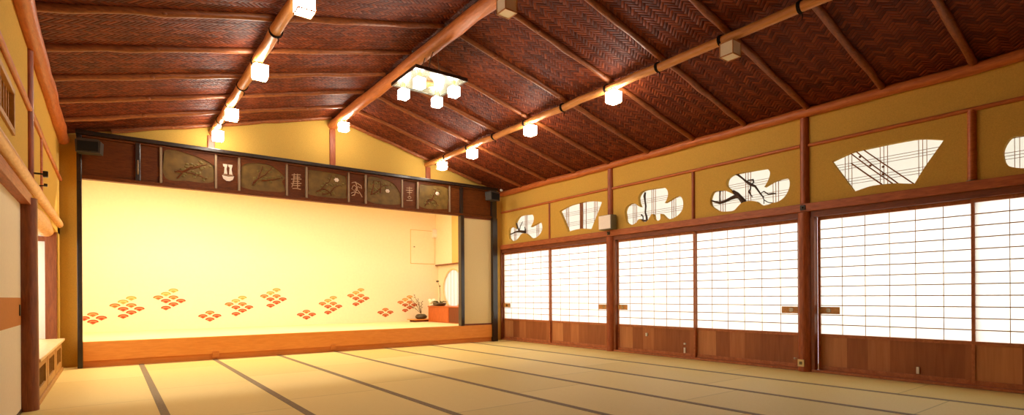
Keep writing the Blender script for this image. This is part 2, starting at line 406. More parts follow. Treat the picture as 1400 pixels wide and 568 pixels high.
# gable wall above and beside the stage
g = MB()
out = [(XL-0.1, 0), (-0.36, 0), (-0.36, 3.0), (6.36, 3.0), (6.36, 0), (6.75, 0), (XR+0.1, 3.2), (XR+0.1, zr(XR)+0.1), (XC, ZC+0.1), (XL-0.1, zr(XL)+0.1)]
out = [(XL-0.1, -0.05), (-0.34, -0.05), (-0.34, 2.9), (6.42, 2.9), (6.42, -0.05), (XR+0.1, -0.05), (XR+0.1, zr(XR)+0.1), (XC, ZC+0.1), (XL-0.1, zr(XL)+0.1)]
g.prism([out], M['plaster'], 'y', YG, YG+0.06)
struct(g, 'wall_front', 'mustard plaster gable wall above the stage', 'wall')

# wall behind the camera
b = MB(); b.prism([[(XL-0.2, -0.1), (XR+0.2, -0.1), (XR+0.2, zr(XR)+0.1), (XC, ZC+0.1), (XL-0.2, zr(XL)+0.1)]], M['plaster'], 'y', YN-0.1, YN)
struct(b, 'wall_back', 'plain mustard plaster wall at the end opposite the stage', 'wall')

# ------------------------------------------------------------------ right wall: plaster with shaped openings
def outline(ox, oy, sc, pts):
    res = []
    for (a, b_) in pts:
        p = on(0, XP, ox + a/sc, oy + b_/sc); res.append((p.y, p.z))
    return res
def smooth_loop(pts, sharp=(), n=5):
    res = []; m = len(pts)
    for i in range(m):
        p0, p1, p2, p3 = (Vector(pts[(i+k-1) % m]) for k in range(4))
        if i in sharp: p0 = p1
        if (i+1) % m in sharp: p3 = p2
        for k in range(n):
            t = k/n
            q = 0.5*((2*p1) + (p2-p0)*t + (2*p0-5*p1+4*p2-p3)*t*t + (3*p1-p0-3*p2+p3)*t**3)
            res.append((q.x, q.y))
    return res
S1 = outline(685, 270, 8.1125, [(85,370),(95,340),(125,330),(152,340),(168,352),(164,320),(158,285),(175,245),(200,213),(240,200),(300,193),(340,190),(362,215),(360,265),(345,300),(328,330),(355,315),(400,290),(435,276),(455,305),(455,360),(430,410),(390,445),(350,455),(320,445),(300,425),(275,405),(240,400),(215,420),(190,455),(160,480),(120,485),(95,465),(84,430)])
S2 = outline(755, 260, 8.111, [(80,235),(120,210),(200,170),(300,145),(400,125),(480,125),(552,135),(500,270),(435,432),(390,430),(340,428),(280,436),(230,448),(175,466),(130,350)])
S3 = outline(840, 240, 7.1, [(106,400),(100,350),(120,300),(160,275),(200,275),(232,298),(252,308),(236,270),(230,220),(245,180),(280,150),(330,138),(420,125),(480,118),(510,140),(520,180),(510,230),(488,268),(530,245),(590,208),(630,200),(660,230),(668,290),(650,350),(600,400),(540,425),(500,415),(465,380),(446,376),(446,420),(430,438),(405,440),(385,425),(380,395),(362,375),(345,400),(320,440),(290,455),(265,445),(255,425),(232,430),(210,460),(170,480),(130,470),(110,445)])
S4 = outline(960, 220, 7.1, [(75,390),(85,340),(110,300),(160,290),(215,290),(262,306),(306,328),(280,290),(240,250),(235,210),(250,170),(290,140),(330,128),(450,105),(560,86),(620,78),(650,95),(658,130),(640,190),(602,256),(660,220),(730,188),(800,170),(840,180),(850,230),(835,290),(800,350),(740,395),(680,410),(640,425),(590,435),(555,420),(520,395),(460,390),(410,400),(375,415),(345,445),(310,480),(260,492),(170,490),(120,465),(85,435)])
S5 = outline(1125, 180, 6.311, [(75,258),(240,183),(350,155),(500,122),(650,92),(820,64),(950,65),(1045,72),(960,192),(870,320),(790,452),(720,449),(650,447),(580,450),(500,458),(420,470),(340,495),(270,520),(170,385)])
S6l = outline(1300, 140, 5.68, [(568,245),(500,262),(450,290),(408,370),(412,440),(430,480),(470,502),(568,512)])
yc = S6l[0][0] - 0.02
S6 = [p for p in S6l] + [(yc-0.10, S6l[-1][1]+0.0), (yc-0.22, S6l[-1][1]+0.05), (yc-0.34, 2.10), (yc-0.46, 2.16), (yc-0.54, 2.28), (yc-0.50, 2.40), (yc-0.36, 2.46), (yc-0.22, 2.40), (yc-0.18, 2.52), (yc-0.06, 2.56)]
H = [smooth_loop(S1, (4, 15)), smooth_loop(S2, (0, 6, 8, 13), 3), smooth_loop(S3, (6, 17), 4), smooth_loop(S4, (6, 19), 4), smooth_loop(S5, (0, 7, 10, 17), 3), smooth_loop(S6, (), 4)]
wr = MB()
wr.prism([[(YN-0.1, 1.95), (YG+0.5, 1.95), (YG+0.5, zr(XR)+0.12), (YN-0.1, zr(XR)+0.12)]] + H, M['plaster'], 'x', XP, XP+0.06)
wr.box((XP+0.0, 9.42, -0.1), (XP+0.3, 9.7, 3.2), M['plaster'])
wr.box((XP, YN-0.1, -0.1), (XP+0.1, -0.03, 2.0), M['plaster'])
struct(wr, 'wall_right', 'mustard plaster wall band above the shoji with shaped openings', 'wall')

# paper, lattice and branches of the shaped openings
def wallpt(ox, oy, sc, a, b_, dx=0.036):
    p = on(0, XP+dx, ox+a/sc, oy+b_/sc); return p
PX = XP + 0.062
def bbox(lp): return min(p[0] for p in lp), max(p[0] for p in lp), min(p[1] for p in lp), max(p[1] for p in lp)
def inside(lp, y, z):
    c = False; n = len(lp)
    for i in range(n):
        y0, z0 = lp[i]; y1, z1 = lp[(i+1) % n]
        if (z0 > z) != (z1 > z) and y < (y1-y0)*(z-z0)/(z1-z0)+y0: c = not c
    return c
wlabels = ['cloud shaped paper window nearest the stage with a knotted branch', 'fan shaped paper window with two upright bamboo poles', 'four lobed cloud window with a straight thorny stick', 'cloud shaped paper window with a long gnarled branch', 'large fan shaped paper window crossed by slanting bamboo canes', 'rounded lobed paper window cut by the picture edge']
for i, lp in enumerate(H):
    y0, y1, z0, z1 = bbox(lp)
    r = empty(f'window_{i+1}', (PX, (y0+y1)/2, z0), wlabels[i], 'window', kind='structure')
    part(MB().box((PX, y0-0.06, z0-0.05), (PX+0.006, y1+0.06, z1+0.06), M['ranma']), 'window_paper', r)
    fr = MB()
    for a0, a1, c0, c1 in ((y0-0.09, y1+0.09, z1+0.04, z1+0.09), (y0-0.09, y1+0.09, z0-0.07, z0-0.03), (y0-0.09, y0-0.04, z0-0.07, z1+0.09), (y1+0.04, y1+0.09, z0-0.07, z1+0.09)):
        fr.box((PX-0.002, a0, c0), (PX+0.03, a1, c1), M['frame'])
    part(fr, 'window_frame', r)
    lt = MB(); w = (y1-y0)
    nv = 3
    for q in range(nv):
        yy = y0 + w*(q+0.55)/nv
        for d in (-0.035, 0.0, 0.035): lt.box((PX-0.012, yy+d-0.0018, z0-0.02), (PX-0.001, yy+d+0.0018, z1+0.03), M['muntin'])
    hz = (z1-z0)
    for q in (0.30, 0.68):
        zz = z0 + hz*q
        for d in (-0.03, 0.0, 0.03): lt.box((PX-0.016, y0-0.03, zz+d-0.0018), (PX-0.006, y1+0.03, zz+d+0.0018), M['bamboo'])
    part(lt, 'plaid_lattice', r)
    br = MB()
    T = lambda ox, oy, sc, pts, rad, mat='branch': br.tube([wallpt(ox, oy, sc, a, b_) for a, b_ in pts], rad, M[mat], 7)
    if i == 0:
        z = (685, 270, 8.1125)
        T(*z, [(85,420),(120,405),(160,385),(210,378),(270,385)], [.008,.01,.014,.026,.03])
        T(*z, [(175,250),(165,280),(185,330),(200,375)], [.016,.02,.012,.016])
        T(*z, [(200,375),(215,320),(240,270)], [.012,.008,.006]); T(*z, [(270,390),(268,350),(262,330)], [.02,.012,.008])
    elif i == 1:
        z = (755, 260, 8.111)
        T(*z, [(312,135),(318,290),(316,432)], .016, 'bamboo'); T(*z, [(334,132),(336,290),(334,432)], .016, 'bamboo')
        T(*z, [(376,130),(378,432)], .006, 'bamboo')
    elif i == 2:
        z = (840, 240, 7.1)
        T(*z, [(300,165),(292,200),(298,250),(305,300),(300,360),(312,400),(316,440)], [.014,.02,.013,.014,.013,.016,.018])
        T(*z, [(316,440),(290,440),(262,430)], [.018,.014,.01]); T(*z, [(262,385),(278,400),(280,440)], [.014,.01,.008])
    elif i == 3:
        z = (960, 220, 7.1)
        T(*z, [(85,385),(120,398),(170,410),(220,395),(280,365),(330,345),(360,350)], [.008,.013,.02,.018,.022,.03,.03])
        T(*z, [(300,290),(340,325),(372,362),(398,402)], [.012,.028,.03,.03]); T(*z, [(325,300),(360,335),(395,375),(415,402)], [.006,.016,.022,.026]); T(*z, [(172,292),(168,350),(172,405)], [.008,.007,.008])
        T(*z, [(308,118),(350,140),(395,175),(430,205),(470,230),(515,250),(550,300),(580,340),(600,355)], [.016,.014,.012,.016,.02,.014,.011,.009,.007])
        T(*z, [(430,205),(450,190),(495,185),(500,210),(480,228)], [.009,.009,.012,.01,.008])
        T(*z, [(470,235),(470,270),(455,300),(470,330),(488,352)], [.01,.009,.013,.009,.006])
        T(*z, [(560,320),(600,298),(640,325),(690,318),(715,318)], [.006,.008,.009,.01,.006])
        T(*z, [(585,345),(600,380),(640,405),(690,410)], [.006,.006,.006,.005]); T(*z, [(600,380),(600,420)], [.006,.005])
    elif i == 4:
        z = (1125, 180, 6.311)
        T(*z, [(350,158),(520,275),(790,456)], .007, 'bamboo'); T(*z, [(285,172),(430,290),(650,450)], .007, 'bamboo')
        T(*z, [(235,185),(400,310),(605,452)], .007, 'bamboo'); T(*z, [(245,275),(380,370),(510,458)], .008, 'bamboo')
        for q in ((320,220),(410,295),(520,370),(520,305)):
            p = wallpt(*z, *q); br.ball(p, .014, M['bamboo'])
    if br.v: part(br, 'branch' if i != 1 and i != 4 else 'bamboo_pole', r)

# lintel, head rail, sill
t = MB(); t.box((XP-0.055, YN, 1.922), (XP+0.01, YG-0.02, 2.017), M['trim'], 0.006)
struct(t, 'trim_1', 'long brown lintel board above the shoji screens', 'lintel')
t = MB(); t.box((XP-0.02, YN, 1.852), (XP+0.13, YG-0.005, 1.93), M['trimdark'], 0.003)
struct(t, 'trim_2', 'dark grooved head rail the shoji screens slide in', 'head rail')
t = MB(); t.box((XP-0.03, YN, -0.02), (XP+0.13, YG-0.0, 0.028), M['frame'], 0.004)
struct(t, 'baseboard_right', 'wooden threshold rail under the shoji screens', 'threshold')
# thin rails between posts
V1, V2 = 3.117, 6.27
for k, (a, b_, lb) in enumerate(((V2+0.05, YG-0.01, 'thin bamboo rail over the two small paper windows beside the stage'), (V1+0.05, V2-0.05, 'thin bamboo rail over the middle pair of cloud windows'), (YN, V1-0.05, 'thin bamboo rail over the large fan window'))):
    t = MB(); t.tube(log_pts((XP-0.012, a, 2.725), (XP-0.012, b_, 2.715), 16, 0.002, k), 0.022, M['eave'], 8)
    struct(t, f'trim_{3+k}', lb, 'rail')

# shoji doors
def shoji(n, y0, y1, dx, label, pulls, tags=(), red=False):
    """y0 < y1, dx the groove it runs in"""
    x0 = XP + 0.03 + dx
    r = empty(f'door_{n}', (x0, (y0+y1)/2, 0.028), label, 'sliding screen', 'shoji screens along the bright wall', 'structure')
    fr = MB(); zb, zt = 0.028, 1.862
    ws = 0.028
    fr.box((x0, y0, zb), (x0+0.03, y0+ws, zt), M['redstile' if red else 'frame'], 0.002)
    fr.box((x0, y1-ws, zb), (x0+0.03, y1, zt), M['frame'], 0.002)
    fr.box((x0, y0+ws, 1.815), (x0+0.03, y1-ws, zt), M['frame'], 0.002)
    fr.box((x0, y0+ws, 0.418), (x0+0.03, y1-ws, 0.455), M['frame'], 0.002)
    fr.box((x0, y0+ws, zb), (x0+0.03, y1-ws, 0.075), M['frame'], 0.002)
    part(fr, 'frame', r)
    part(MB().box((x0+0.012, y0+ws, 0.075), (x0+0.02, y1-ws, 0.418), M['kick']), 'kick_panel', r)
    part(MB().box((x0+0.016, y0+ws-.01, 0.45), (x0+0.018, y1-ws+.01, 1.82), M['shoji']), 'shoji_paper', r)
    lt = MB()
    for k in range(1, 12):
        z = 1.815 - 0.1135*k
        lt.box((x0+0.004, y0+ws, z-0.005), (x0+0.0155, y1-ws, z+0.005), M['muntin'])
    W = (y1-y0-2*ws)/6
    for k in range(1, 6):
        y = y0+ws+W*k; lt.box((x0+0.010, y-0.0026, 0.455), (x0+0.0155, y+0.0026, 1.815), M['muntin'])
    part(lt, 'lattice', r)
    for (pa, pb) in pulls:
        h = MB().box((x0-0.004, pa, 0.693), (x0+0.012, pb, 0.778), M['hikite'], 0.002)
        ho = part(h, 'pull_board', r)
        yc_ = (pa+pb)/2
        ring = MB(); seg = 16
        ring.tube([(x0-0.008, yc_, 0.736), (x0-0.003, yc_, 0.736)], [.026, .028], M['metal'], 16)
        part(ring, 'finger_pull', ho)
    for (ty, ta, tb, tw) in tags:
        part(MB().box((x0-0.006, ty-tw/2, ta), (x0+0.013, ty+tw/2, tb), M['tagwhite'], 0.001), 'bolt_plate', r)
    return r
shoji(1, 7.885, 9.415, 0.0, 'shoji screen beside the stage with a pull board at its stage edge', [(9.17, 9.40)])
shoji(2, 6.36, 7.91, 0.035, 'shoji screen under the small fan window with a pull board at its post edge', [(6.37, 6.635)])
shoji(3, 4.675, 6.165, 0.0, 'shoji screen with a white tag high on its brown kick panel', [(5.95, 6.15)], [(5.558, 0.285, 0.335, 0.035), (4.855, 0.20, 0.225, 0.03), (4.855, 0.075, 0.155, 0.03)])
shoji(4, 3.19, 4.70, 0.035, 'shoji screen under the branch filled cloud window, pull board against the outlet post', [(3.20, 3.44)])
shoji(5, 1.525, 3.005, 0.035, 'shoji screen under the large fan window with a white bolt strip low on its kick panel', [(2.765, 3.0)], [(2.01, 0.085, 0.155, 0.025)])
shoji(6, -0.03, 1.56, 0.0, 'shoji screen running out of the picture with a reddish stile', [], (), True)

# ------------------------------------------------------------------ posts and struts on the right wall
def post(name, x, y, z0, z1, r0, r1, mat, label, cat='post', group=None):
    m = MB(); n = 12
    m.tube([(x, y, z0+(z1-z0)*i/(n-1)) for i in range(n)], [r0+(r1-r0)*i/(n-1) for i in range(n)], M[mat], 20)
    return tag(m.build(name), label, cat, group)
def wall_post(y, label):
    r = empty('log_post', (XP-0.01, y, 0), label, 'post', 'log posts between the shoji bays')
    lo = MB(); lo.tube([(XP-0.005, y, z) for z in (0, .4, .9, 1.4, 1.915)], [.082, .08, .078, .077, .075], M['post'], 20)
    part(lo, 'lower_shaft', r)
    up = MB(); up.tube([(XP+0.0, y, z) for z in (2.02, 2.3, 2.7, 3.06)], [.054, .053, .052, .05], M['post'], 16)
    part(up, 'upper_shaft', r)
    jb = MB(); jb.box((XP-0.03, y-0.115, 0.03), (XP+0.06, y-0.07, 1.85), M['darkpost'], 0.003); jb.box((XP-0.02, y+0.05, 0.03), (XP+0.06, y+0.085, 1.85), M['darkpost'], 0.003)
    part(jb, 'door_jamb', r)
    cp = MB(); cp.box((XP-0.066, y-0.03, 1.94), (XP-0.054, y+0.03, 2.0), M['black'], 0.004); cp.ball((XP-0.068, y, 1.97), .014, M['black'])
    part(cp, 'nail_cover', r)
    return r
wall_post(V1, 'reddish round log post with an ivory outlet near its foot')
wall_post(V2, 'reddish round log post below the white wall speaker')
t = MB(); t.box((XP-0.04, 9.40, 0), (XP+0.02, 9.455, 2.0), M['darkpost'], 0.004)
tag(t.build('corner_post'), 'slim dark post in the corner between stage and shoji', 'post')
for y, w, lb in ((7.84, .022, 'slim strut between the first cloud window and the small fan window'), (4.67, .026, 'slim strut between the two middle cloud windows'), (1.54, .036, 'stout half round strut right of the large fan window')):
    s = MB(); s.tube([(XP-0.002, y, z) for z in (2.017, 2.3, 2.5, 2.71)], [w*1.05, w, w, w], M['post' if w < .03 else 'eave'], 14)
    if w > .03: s.lathe((XP-0.005, y, 2.017), [(w*1.35, 0), (w*1.35, .006), (w*1.1, .012)], M['metal'], 16)
    tag(s.build('wall_strut'), lb, 'strut', 'struts under the bamboo rail')

# ------------------------------------------------------------------ roof timbers
def bigname(k, n): return ORD[k]
RY = [9.33, 8.62, 7.85, 7.06, 6.25, 5.42, 4.61, 3.83, 3.05, 2.27, 1.51, 0.73, -0.05]
for k, y in enumerate(RY):
    for side in (-1, 1):
        xe = (XL+0.09 if side < 0 else XR-0.05) if k else (0.02 if side < 0 else 6.15)
        if k > 10: continue
        a = (XC+side*0.05, y, zr(XC)+0.032); bq = (xe, y, zr(xe)+0.032)
        m = MB(); pts = log_pts(a, bq, 18, 0.006, k*7+side)
        rr = [0.036+0.004*math.sin(i*1.7+k) for i in range(18)]
        m.tube(pts, rr, M['rafter'], 12)
        for kn in range(3):
            p = pts[3+kn*5]; m.ball((p[0], p[1]-0.02, p[2]-0.012), 0.022, M['rafter'], (1.4, 1, 1))
        where = 'shoji side slope' if side > 0 else 'window seat side slope'
        nm = 'rafter log lying on the gable wall' if k == 0 else f'{ORD[k-1]} free rafter log out from the gable wall'
        tag(m.build('rafter'), f'dark brown {nm}, {where}', 'rafter', 'rafters of the ' + where)
def timber(name, x, z, y0, y1, r, mat, label, cat, seed, ties=True, wob=0.008, rend=None):
    n = 40
    root = empty(name, (x, (y0+y1)/2, z), label, cat)
    m = MB(); pts = log_pts((x, y0, z), (x, y1, z), n, wob, seed)
    rnd = random.Random(seed); rr = [r*(1+rnd.uniform(-.04, .04)) for _ in range(n)]
    m.tube(pts, rr, M[mat], 18); part(m, 'log', root)
    if ties:
        for y in RY[1:11]:
            tm = MB()
            for d in (-0.011, 0.0, 0.011):
                ring = [(x+(r+0.005)*math.cos(a), y+0.05+d, z+(r+0.005)*math.sin(a)) for a in [2*PI*q/16 for q in range(17)]]
                tm.tube(ring, 0.006, M['rope'], 6, False)
            tm.tube([(x+0.01, y+0.05, z-r), (x+0.02, y+0.04, z-r-0.03), (x+0.015, y+0.045, z-r-0.07)], [.006, .005, .003], M['rope'], 6)
            part(tm, 'rope_tie', root)
    return root
timber('ridge_log', XC, 3.925, YN, YG, 0.082, 'ridge', 'thick peeled ridge log along the peak of the ceiling', 'ridge log', 3, False)
timber('purlin_log', 4.95, 3.49, YN, YG, 0.046, 'purlin', 'long pale purlin log with lamps on the shoji side slope', 'purlin', 4)
timber('purlin_log', 1.28, 3.47, YN, YG, 0.054, 'purlin', 'pale purlin log with lamps on the window seat side slope', 'purlin', 5)
timber('eave_log', 6.70, 3.105, YN, YG, 0.056, 'eave', 'red brown eave log atop the shoji wall', 'eave log', 6, False)
timber('eave_log', -0.50, 3.06, YN, YG-.06, 0.070, 'eave', 'thick orange eave log above the window seat wall', 'eave log', 8, False)

# gable posts
for x, z0, z1, lb in ((3.118, 3.16, 3.85, 'short reddish post under the ridge log on the gable'), (1.255, 3.16, 3.42, 'short reddish post under the purlin on the window seat side'), (4.975, 3.16, 3.45, 'short reddish post under the purlin on the shoji side')):
    m = MB(); m.box((x-0.048, YG-0.035, z0), (x+0.048, YG+0.01, z1), M['post'], 0.006)
    m.box((x-0.052, YG-0.04, z0), (x+0.052, YG, z0+0.02), M['post'], 0.003)
    tag(m.build('gable_post'), lb, 'post', 'short posts on the gable')

# ------------------------------------------------------------------ lanterns under the purlins
def lantern_proto(mat):
    r = bpy.data.objects.new('paper_lantern', None); C.objects.link(r); r.empty_display_size = .05
    s = 0.07
    MB().box((-s, -s, -0.145), (s, s, -0.012), M[mat]).build('lamp_shade', r)
    fr = MB(); e = 0.004
    for sx in (-1, 1):
        for sy in (-1, 1):
            fr.box((sx*s-e, sy*s-e, -0.15), (sx*s+e, sy*s+e, -0.008), M['lampwood'])
    for z in (-0.15, -0.016):
        for q in (-1, 1):
            fr.box((-s-e, q*s-e, z), (s+e, q*s+e, z+0.01), M['lampwood']); fr.box((q*s-e, -s-e, z), (q*s+e, s+e, z+0.01), M['lampwood'])
    fr.build('lamp_frame', r)
    MB().box((-0.045, -0.045, -0.012), (0.045, 0.045, 0.0), M['lampwood'], 0.002).box((-0.012, -0.012, 0.0), (0.012, 0.012, 0.006), M['lampwood']).build('mount_plate', r)
    return r
protoL = lantern_proto('lit'); protoU = lantern_proto('unlit')
used = {'L': False, 'U': False}
def lantern(x, y, z, lit, label, group):
    k = 'L' if lit else 'U'; pr = protoL if lit else protoU
    o = pr if not used[k] else copy_tree(pr)
    used[k] = True; o.location = (x, y, z); tag(o, label, 'lamp', group); return o
for i, y in enumerate((8.80, 7.76, 6.18, 4.55)):
    lantern(4.95, y, 3.434, True, f'lit cube paper lantern, {ORD[i]} from the stage under the shoji side purlin', 'lanterns under the shoji side purlin')
lantern(4.95, 3.0, 3.434, False, 'unlit cube paper lantern under the shoji side purlin', 'lanterns under the shoji side purlin')
for i, y in enumerate((9.0, 7.86, 6.20, 4.56)):
    lantern(1.29, y, 3.405, True, f'lit cube paper lantern, {ORD[i]} from the stage under the window seat side purlin', 'lanterns under the window seat side purlin')
lantern(3.12, 8.84, 3.832, True, 'lit cube paper lantern at the stage end of the ridge log', 'lanterns under the ridge log')
lantern(3.12, 4.25, 3.832, False, 'unlit paper lantern under the ridge log at the picture top', 'lanterns under the ridge log')

# chandelier: square plate hung below the ridge with four lanterns
ch = empty('chandelier', (3.09, 5.80, 3.843), 'square white plate ceiling lamp with four lit paper cubes below the ridge log', 'chandelier')
part(MB().box((2.76, 5.48, 3.50), (3.42, 6.12, 3.518), M['glass'], 0.003), 'plate', ch)
fr = MB()
for a, b_, c, d in ((2.75, 5.47, 3.43, 5.49), (2.75, 6.11, 3.43, 6.13), (2.75, 5.49, 2.77, 6.11), (3.41, 5.49, 3.43, 6.11)): fr.box((a, b_, 3.49), (c, d, 3.53), M['black'])
part(fr, 'plate_rim', ch)
for sx in (-1, 1):
    for sy in (-1, 1): part(MB().tube([(3.09+sx*.1, 5.80+sy*.1, 3.518), (3.12+sx*.03, 5.80+sy*.1, 3.838)], 0.006, M['metal'], 8), 'hanging_rod', ch)
part(MB().lathe((3.09, 5.80, 3.45), [(.03, 0), (.06, .015), (.06, .05)], M['lampwood']), 'centre_boss', ch)
for sx in (-1, 1):
    for sy in (-1, 1):
        c = (3.085+sx*0.228, 5.805+sy*0.21)
        sh = MB().box((c[0]-.052, c[1]-.052, 3.325), (c[0]+.052, c[1]+.052, 3.43), M['lit'])
        so = part(sh, 'lamp_shade', ch)
        st = MB().box((c[0]-.016, c[1]-.016, 3.43), (c[0]+.016, c[1]+.016, 3.5), M['lampwood'])
        part(st, 'lamp_holder', so)

# ------------------------------------------------------------------ stage
XA, XZ, XN = -0.297, 6.314, 6.50
sp = empty('stage_platform', (3.0, YS, 0), 'raised stage platform with orange wooden front boards and straw top', 'stage')
part(MB().box((XA, YS-0.005, 0.088), (XZ, YS+0.1, 0.345), M['stagewood'], 0.004), 'front_board', sp)
part(MB().box((XA, YS+0.02, 0.001), (XZ, YS+0.1, 0.086), M['stagewood2']), 'base_board', sp)
for x in (1.27, 3.04):
    part(MB().box((x-0.045, YS-0.012, 0.03), (x+0.045, YS+0.03, 0.125), M['stagewood2'], 0.006), 'joint_block', sp)
part(MB().box((XA, YS+0.1, 0.001), (XZ, YG+.07, 0.343), M['stagetatami']).box((-0.545, YG+.07, 0.001), (XN-.002, YB-.001, 0.343), M['stagetatami']), 'stage_top', sp)

fz = empty('stage_frieze', (3.05, YS, 2.53), 'dark lacquered frieze over the stage with carved olive panels and inlaid characters', 'frieze')
part(MB().box((XA, YS+0.03, 2.55), (XZ, YS+0.075, 3.11), M['laqu']), 'back_board', fz)
part(MB().box((-0.36, YS-0.06, 3.113), (6.45, YS+0.10, 3.168), M['black'], 0.008), 'top_moulding', fz)
part(MB().box((XA, YS-0.01, 3.085), (XZ, YS+0.06, 3.112), M['laqu'], 0.003), 'upper_rail', fz)
part(MB().box((XA, YS-0.01, 2.53), (XZ, YS+0.09, 2.58), M['laqu'], 0.004), 'lower_rail', fz)
XS = [.589, 1.285, 1.604, 2.302, 2.613, 3.321, 3.629, 4.324, 4.641, 5.327]
for x in XS:
    part(MB().box((x-0.015, YS-0.016, 2.578), (x+0.015, YS+0.035, 3.088), M['silver'], 0.004), 'metal_strip', fz)
for x in (.318, 5.6):
    s = MB().box((x-0.03, YS-0.02, 2.575), (x+0.03, YS+0.04, 3.1), M['black'], 0.006)
    so = part(s, 'frieze_stud', fz)
    if x < 1: part(MB().lathe((x, YS-0.022, 2.66), [(.008, 0), (.011, .06), (.011, .13), (.007, .2)], M['silver'], 10), 'metal_fitting', so)
yo = YS + 0.012
for q, (x0, x1) in enumerate(((.609, 1.265), (1.624, 2.282), (2.633, 3.301), (3.649, 4.304), (4.661, 5.307))):
    p = MB(); z0, z1 = 2.60, 3.075
    p.box((x0, yo, z0), (x1, yo+0.02, z1), M['olive'])
    po = part(p, 'carved_panel', fz)
    # shaped wooden surround with cut or arched corners
    w = x1-x0
    if q == 0: inner = [(x0+.03, z0+.06), (x0+.3, z0+.045), (x1-.02, z0+.07), (x1-.005, z1-.16), (x0+.33, z1-.03), (x0+.02, z1-.03)]
    elif q == 1: inner = [(x0+.02, z0+.04), (x1-.06, z0+.03), (x1-.01, z0+.1), (x1-.05, z0+.2), (x1-.01, z1-.2), (x1-.16, z1-.07), (x0+.35, z1-.03), (x0+.12, z1-.05), (x0+.01, z1-.14)]
    elif q == 2: inner = [(x0+.04, z0+.03), (x1-.06, z0+.03), (x1-.02, z0+.12), (x1-.02, z1-.1), (x1-.12, z1-.04), (x0+.05, z1-.03), (x0+.015, z1-.1), (x0+.015, z0+.12)]
    elif q == 3: inner = [(x0+.02, z0+.03), (x1-.03, z0+.03), (x1-.02, z0+.2), (x1-.015, z1-.25), (x1-.12, z1-.1), (x1-.3, z1-.03), (x0+.02, z1-.03)]
    else: inner = [(x0+.02, z0+.03), (x1-.08, z0+.03), (x1-.02, z0+.1), (x1-.02, z1-.03), (x0+.2, z1-.02), (x0+.02, z1-.06)]
    sr = MB(); sr.prism([[(x0, z0-.02), (x1, z0-.02), (x1, z1+.012), (x0, z1+.012)], smooth_loop(inner, (), 4)], M['laqu'], 'y', yo-0.014, yo+0.004)
    part(sr, 'surround', po)
    rel = MB(); rnd = random.Random(40+q)
    for br_ in range(3):
        sx, sz = x0+w*rnd.uniform(.1, .5), z0+rnd.uniform(.06, .2); pts = []
        ang = rnd.uniform(.2, 1.2)
        for k in range(8):
            pts.append((min(max(sx, x0+.04), x1-.05), yo-0.004, min(max(sz, z0+.06), z1-.07))); ang += rnd.uniform(-.6, .6)
            sx += .06*math.cos(ang); sz += .06*math.sin(ang)
        rel.tube(pts, [.011-.001*k for k in range(8)], M['laqu'], 6)
        for k in range(1, 8):
            for _ in range(2):
                lx, lz = pts[k][0]+rnd.uniform(-.05, .05), pts[k][2]+rnd.uniform(-.05, .05)
                if x0+.04 < lx < x1-.04 and z0+.06 < lz < z1-.07:
                    rel.ball((lx, yo-0.002, lz), .02, M['oliveleaf'], (1.2, .25, .8))
    if q in (2, 3, 4):
        cx, cz = {2: (x0+w*.72, z1-.14), 3: (x0+w*.6, z0+.25), 4: (x0+w*.62, z1-.16)}[q]
        for k in range(6): rel.ball((cx+.026*math.cos(k*PI/3), yo-0.006, cz+.02*math.sin(k*PI/3)), .017, M['carvew'], (1, .3, 1))
        rel.ball((cx, yo-0.008, cz), .012, M['carvew'])
    part(rel, 'branch_relief', po)
def strokes(x0, zc, sets, name, mat='carve', rad=.007):
    s = MB()
    for pts in sets: s.tube([(x0+a, YS+0.024, zc+c) for a, c in pts], rad, M[mat], 6)
    part(s, name, fz)
# emblem: two pillars rising out of a boat-shaped bowl
cx, cz = 1.455, 2.84
em = MB()
for dx, sgn in ((-.04, 1), (.045, 1)):
    em.prism([[(cx+dx-.028, cz-.02), (cx+dx+.026, cz-.02), (cx+dx+.012, cz+.06), (cx+dx+.03, cz+.135), (cx+dx-.045, cz+.135), (cx+dx-.04, cz+.10), (cx+dx-.018, cz+.09)]], M['carvew'], 'y', YS+.018, YS+.032)
em.prism([[(cx-.1, cz-.045), (cx-.07, cz-.05), (cx, cz-.06), (cx+.07, cz-.05), (cx+.1, cz-.045), (cx+.08, cz-.1), (cx+.03, cz-.13), (cx-.03, cz-.13), (cx-.08, cz-.1)]], M['carvew'], 'y', YS+.018, YS+.032)
em.tube([(cx-.085, YS+.022, cz-.03), (cx, YS+.022, cz-.042), (cx+.085, YS+.022, cz-.03)], .006, M['carve'], 6)
em.v = [(cx+(p[0]-cx)*.82, p[1], cz+(p[2]-cz)*.95) for p in em.v]
part(em, 'inlaid_emblem', fz)
strokes(2.457, 2.83, [[(-.07,.1),(-.02,.11),(.07,.12)],[(-.05,.07),(.06,.08)],[(-.08,.03),(0,.045),(.08,.05)],[(-.06,0),(.05,.01)],[(-.08,-.04),(0,-.03),(.08,-.02)],[(-.05,-.07),(.06,-.06)],[(-.03,.13),(-.04,.0),(-.07,-.1)],[(.02,.13),(.02,-.1)],[(-.06,-.12),(0,-.11),(.07,-.12)]], 'inlaid_character')
strokes(3.475, 2.82, [[(-.09,.1),(-.04,.12),(.03,.1)],[(-.06,.06),(-.09,.0),(-.04,-.03),(.0,.03),(-.05,.07)],[(-.02,.13),(.01,.02),(-.05,-.12)],[(.02,.1),(.08,.07),(.09,.02)],[(.02,.05),(.07,.03)],[(.0,.0),(.05,-.05),(.1,-.13)],[(-.1,-.08),(-.04,-.05),(.04,-.07)],[(-.09,-.12),(-.03,-.1)]], 'inlaid_character')
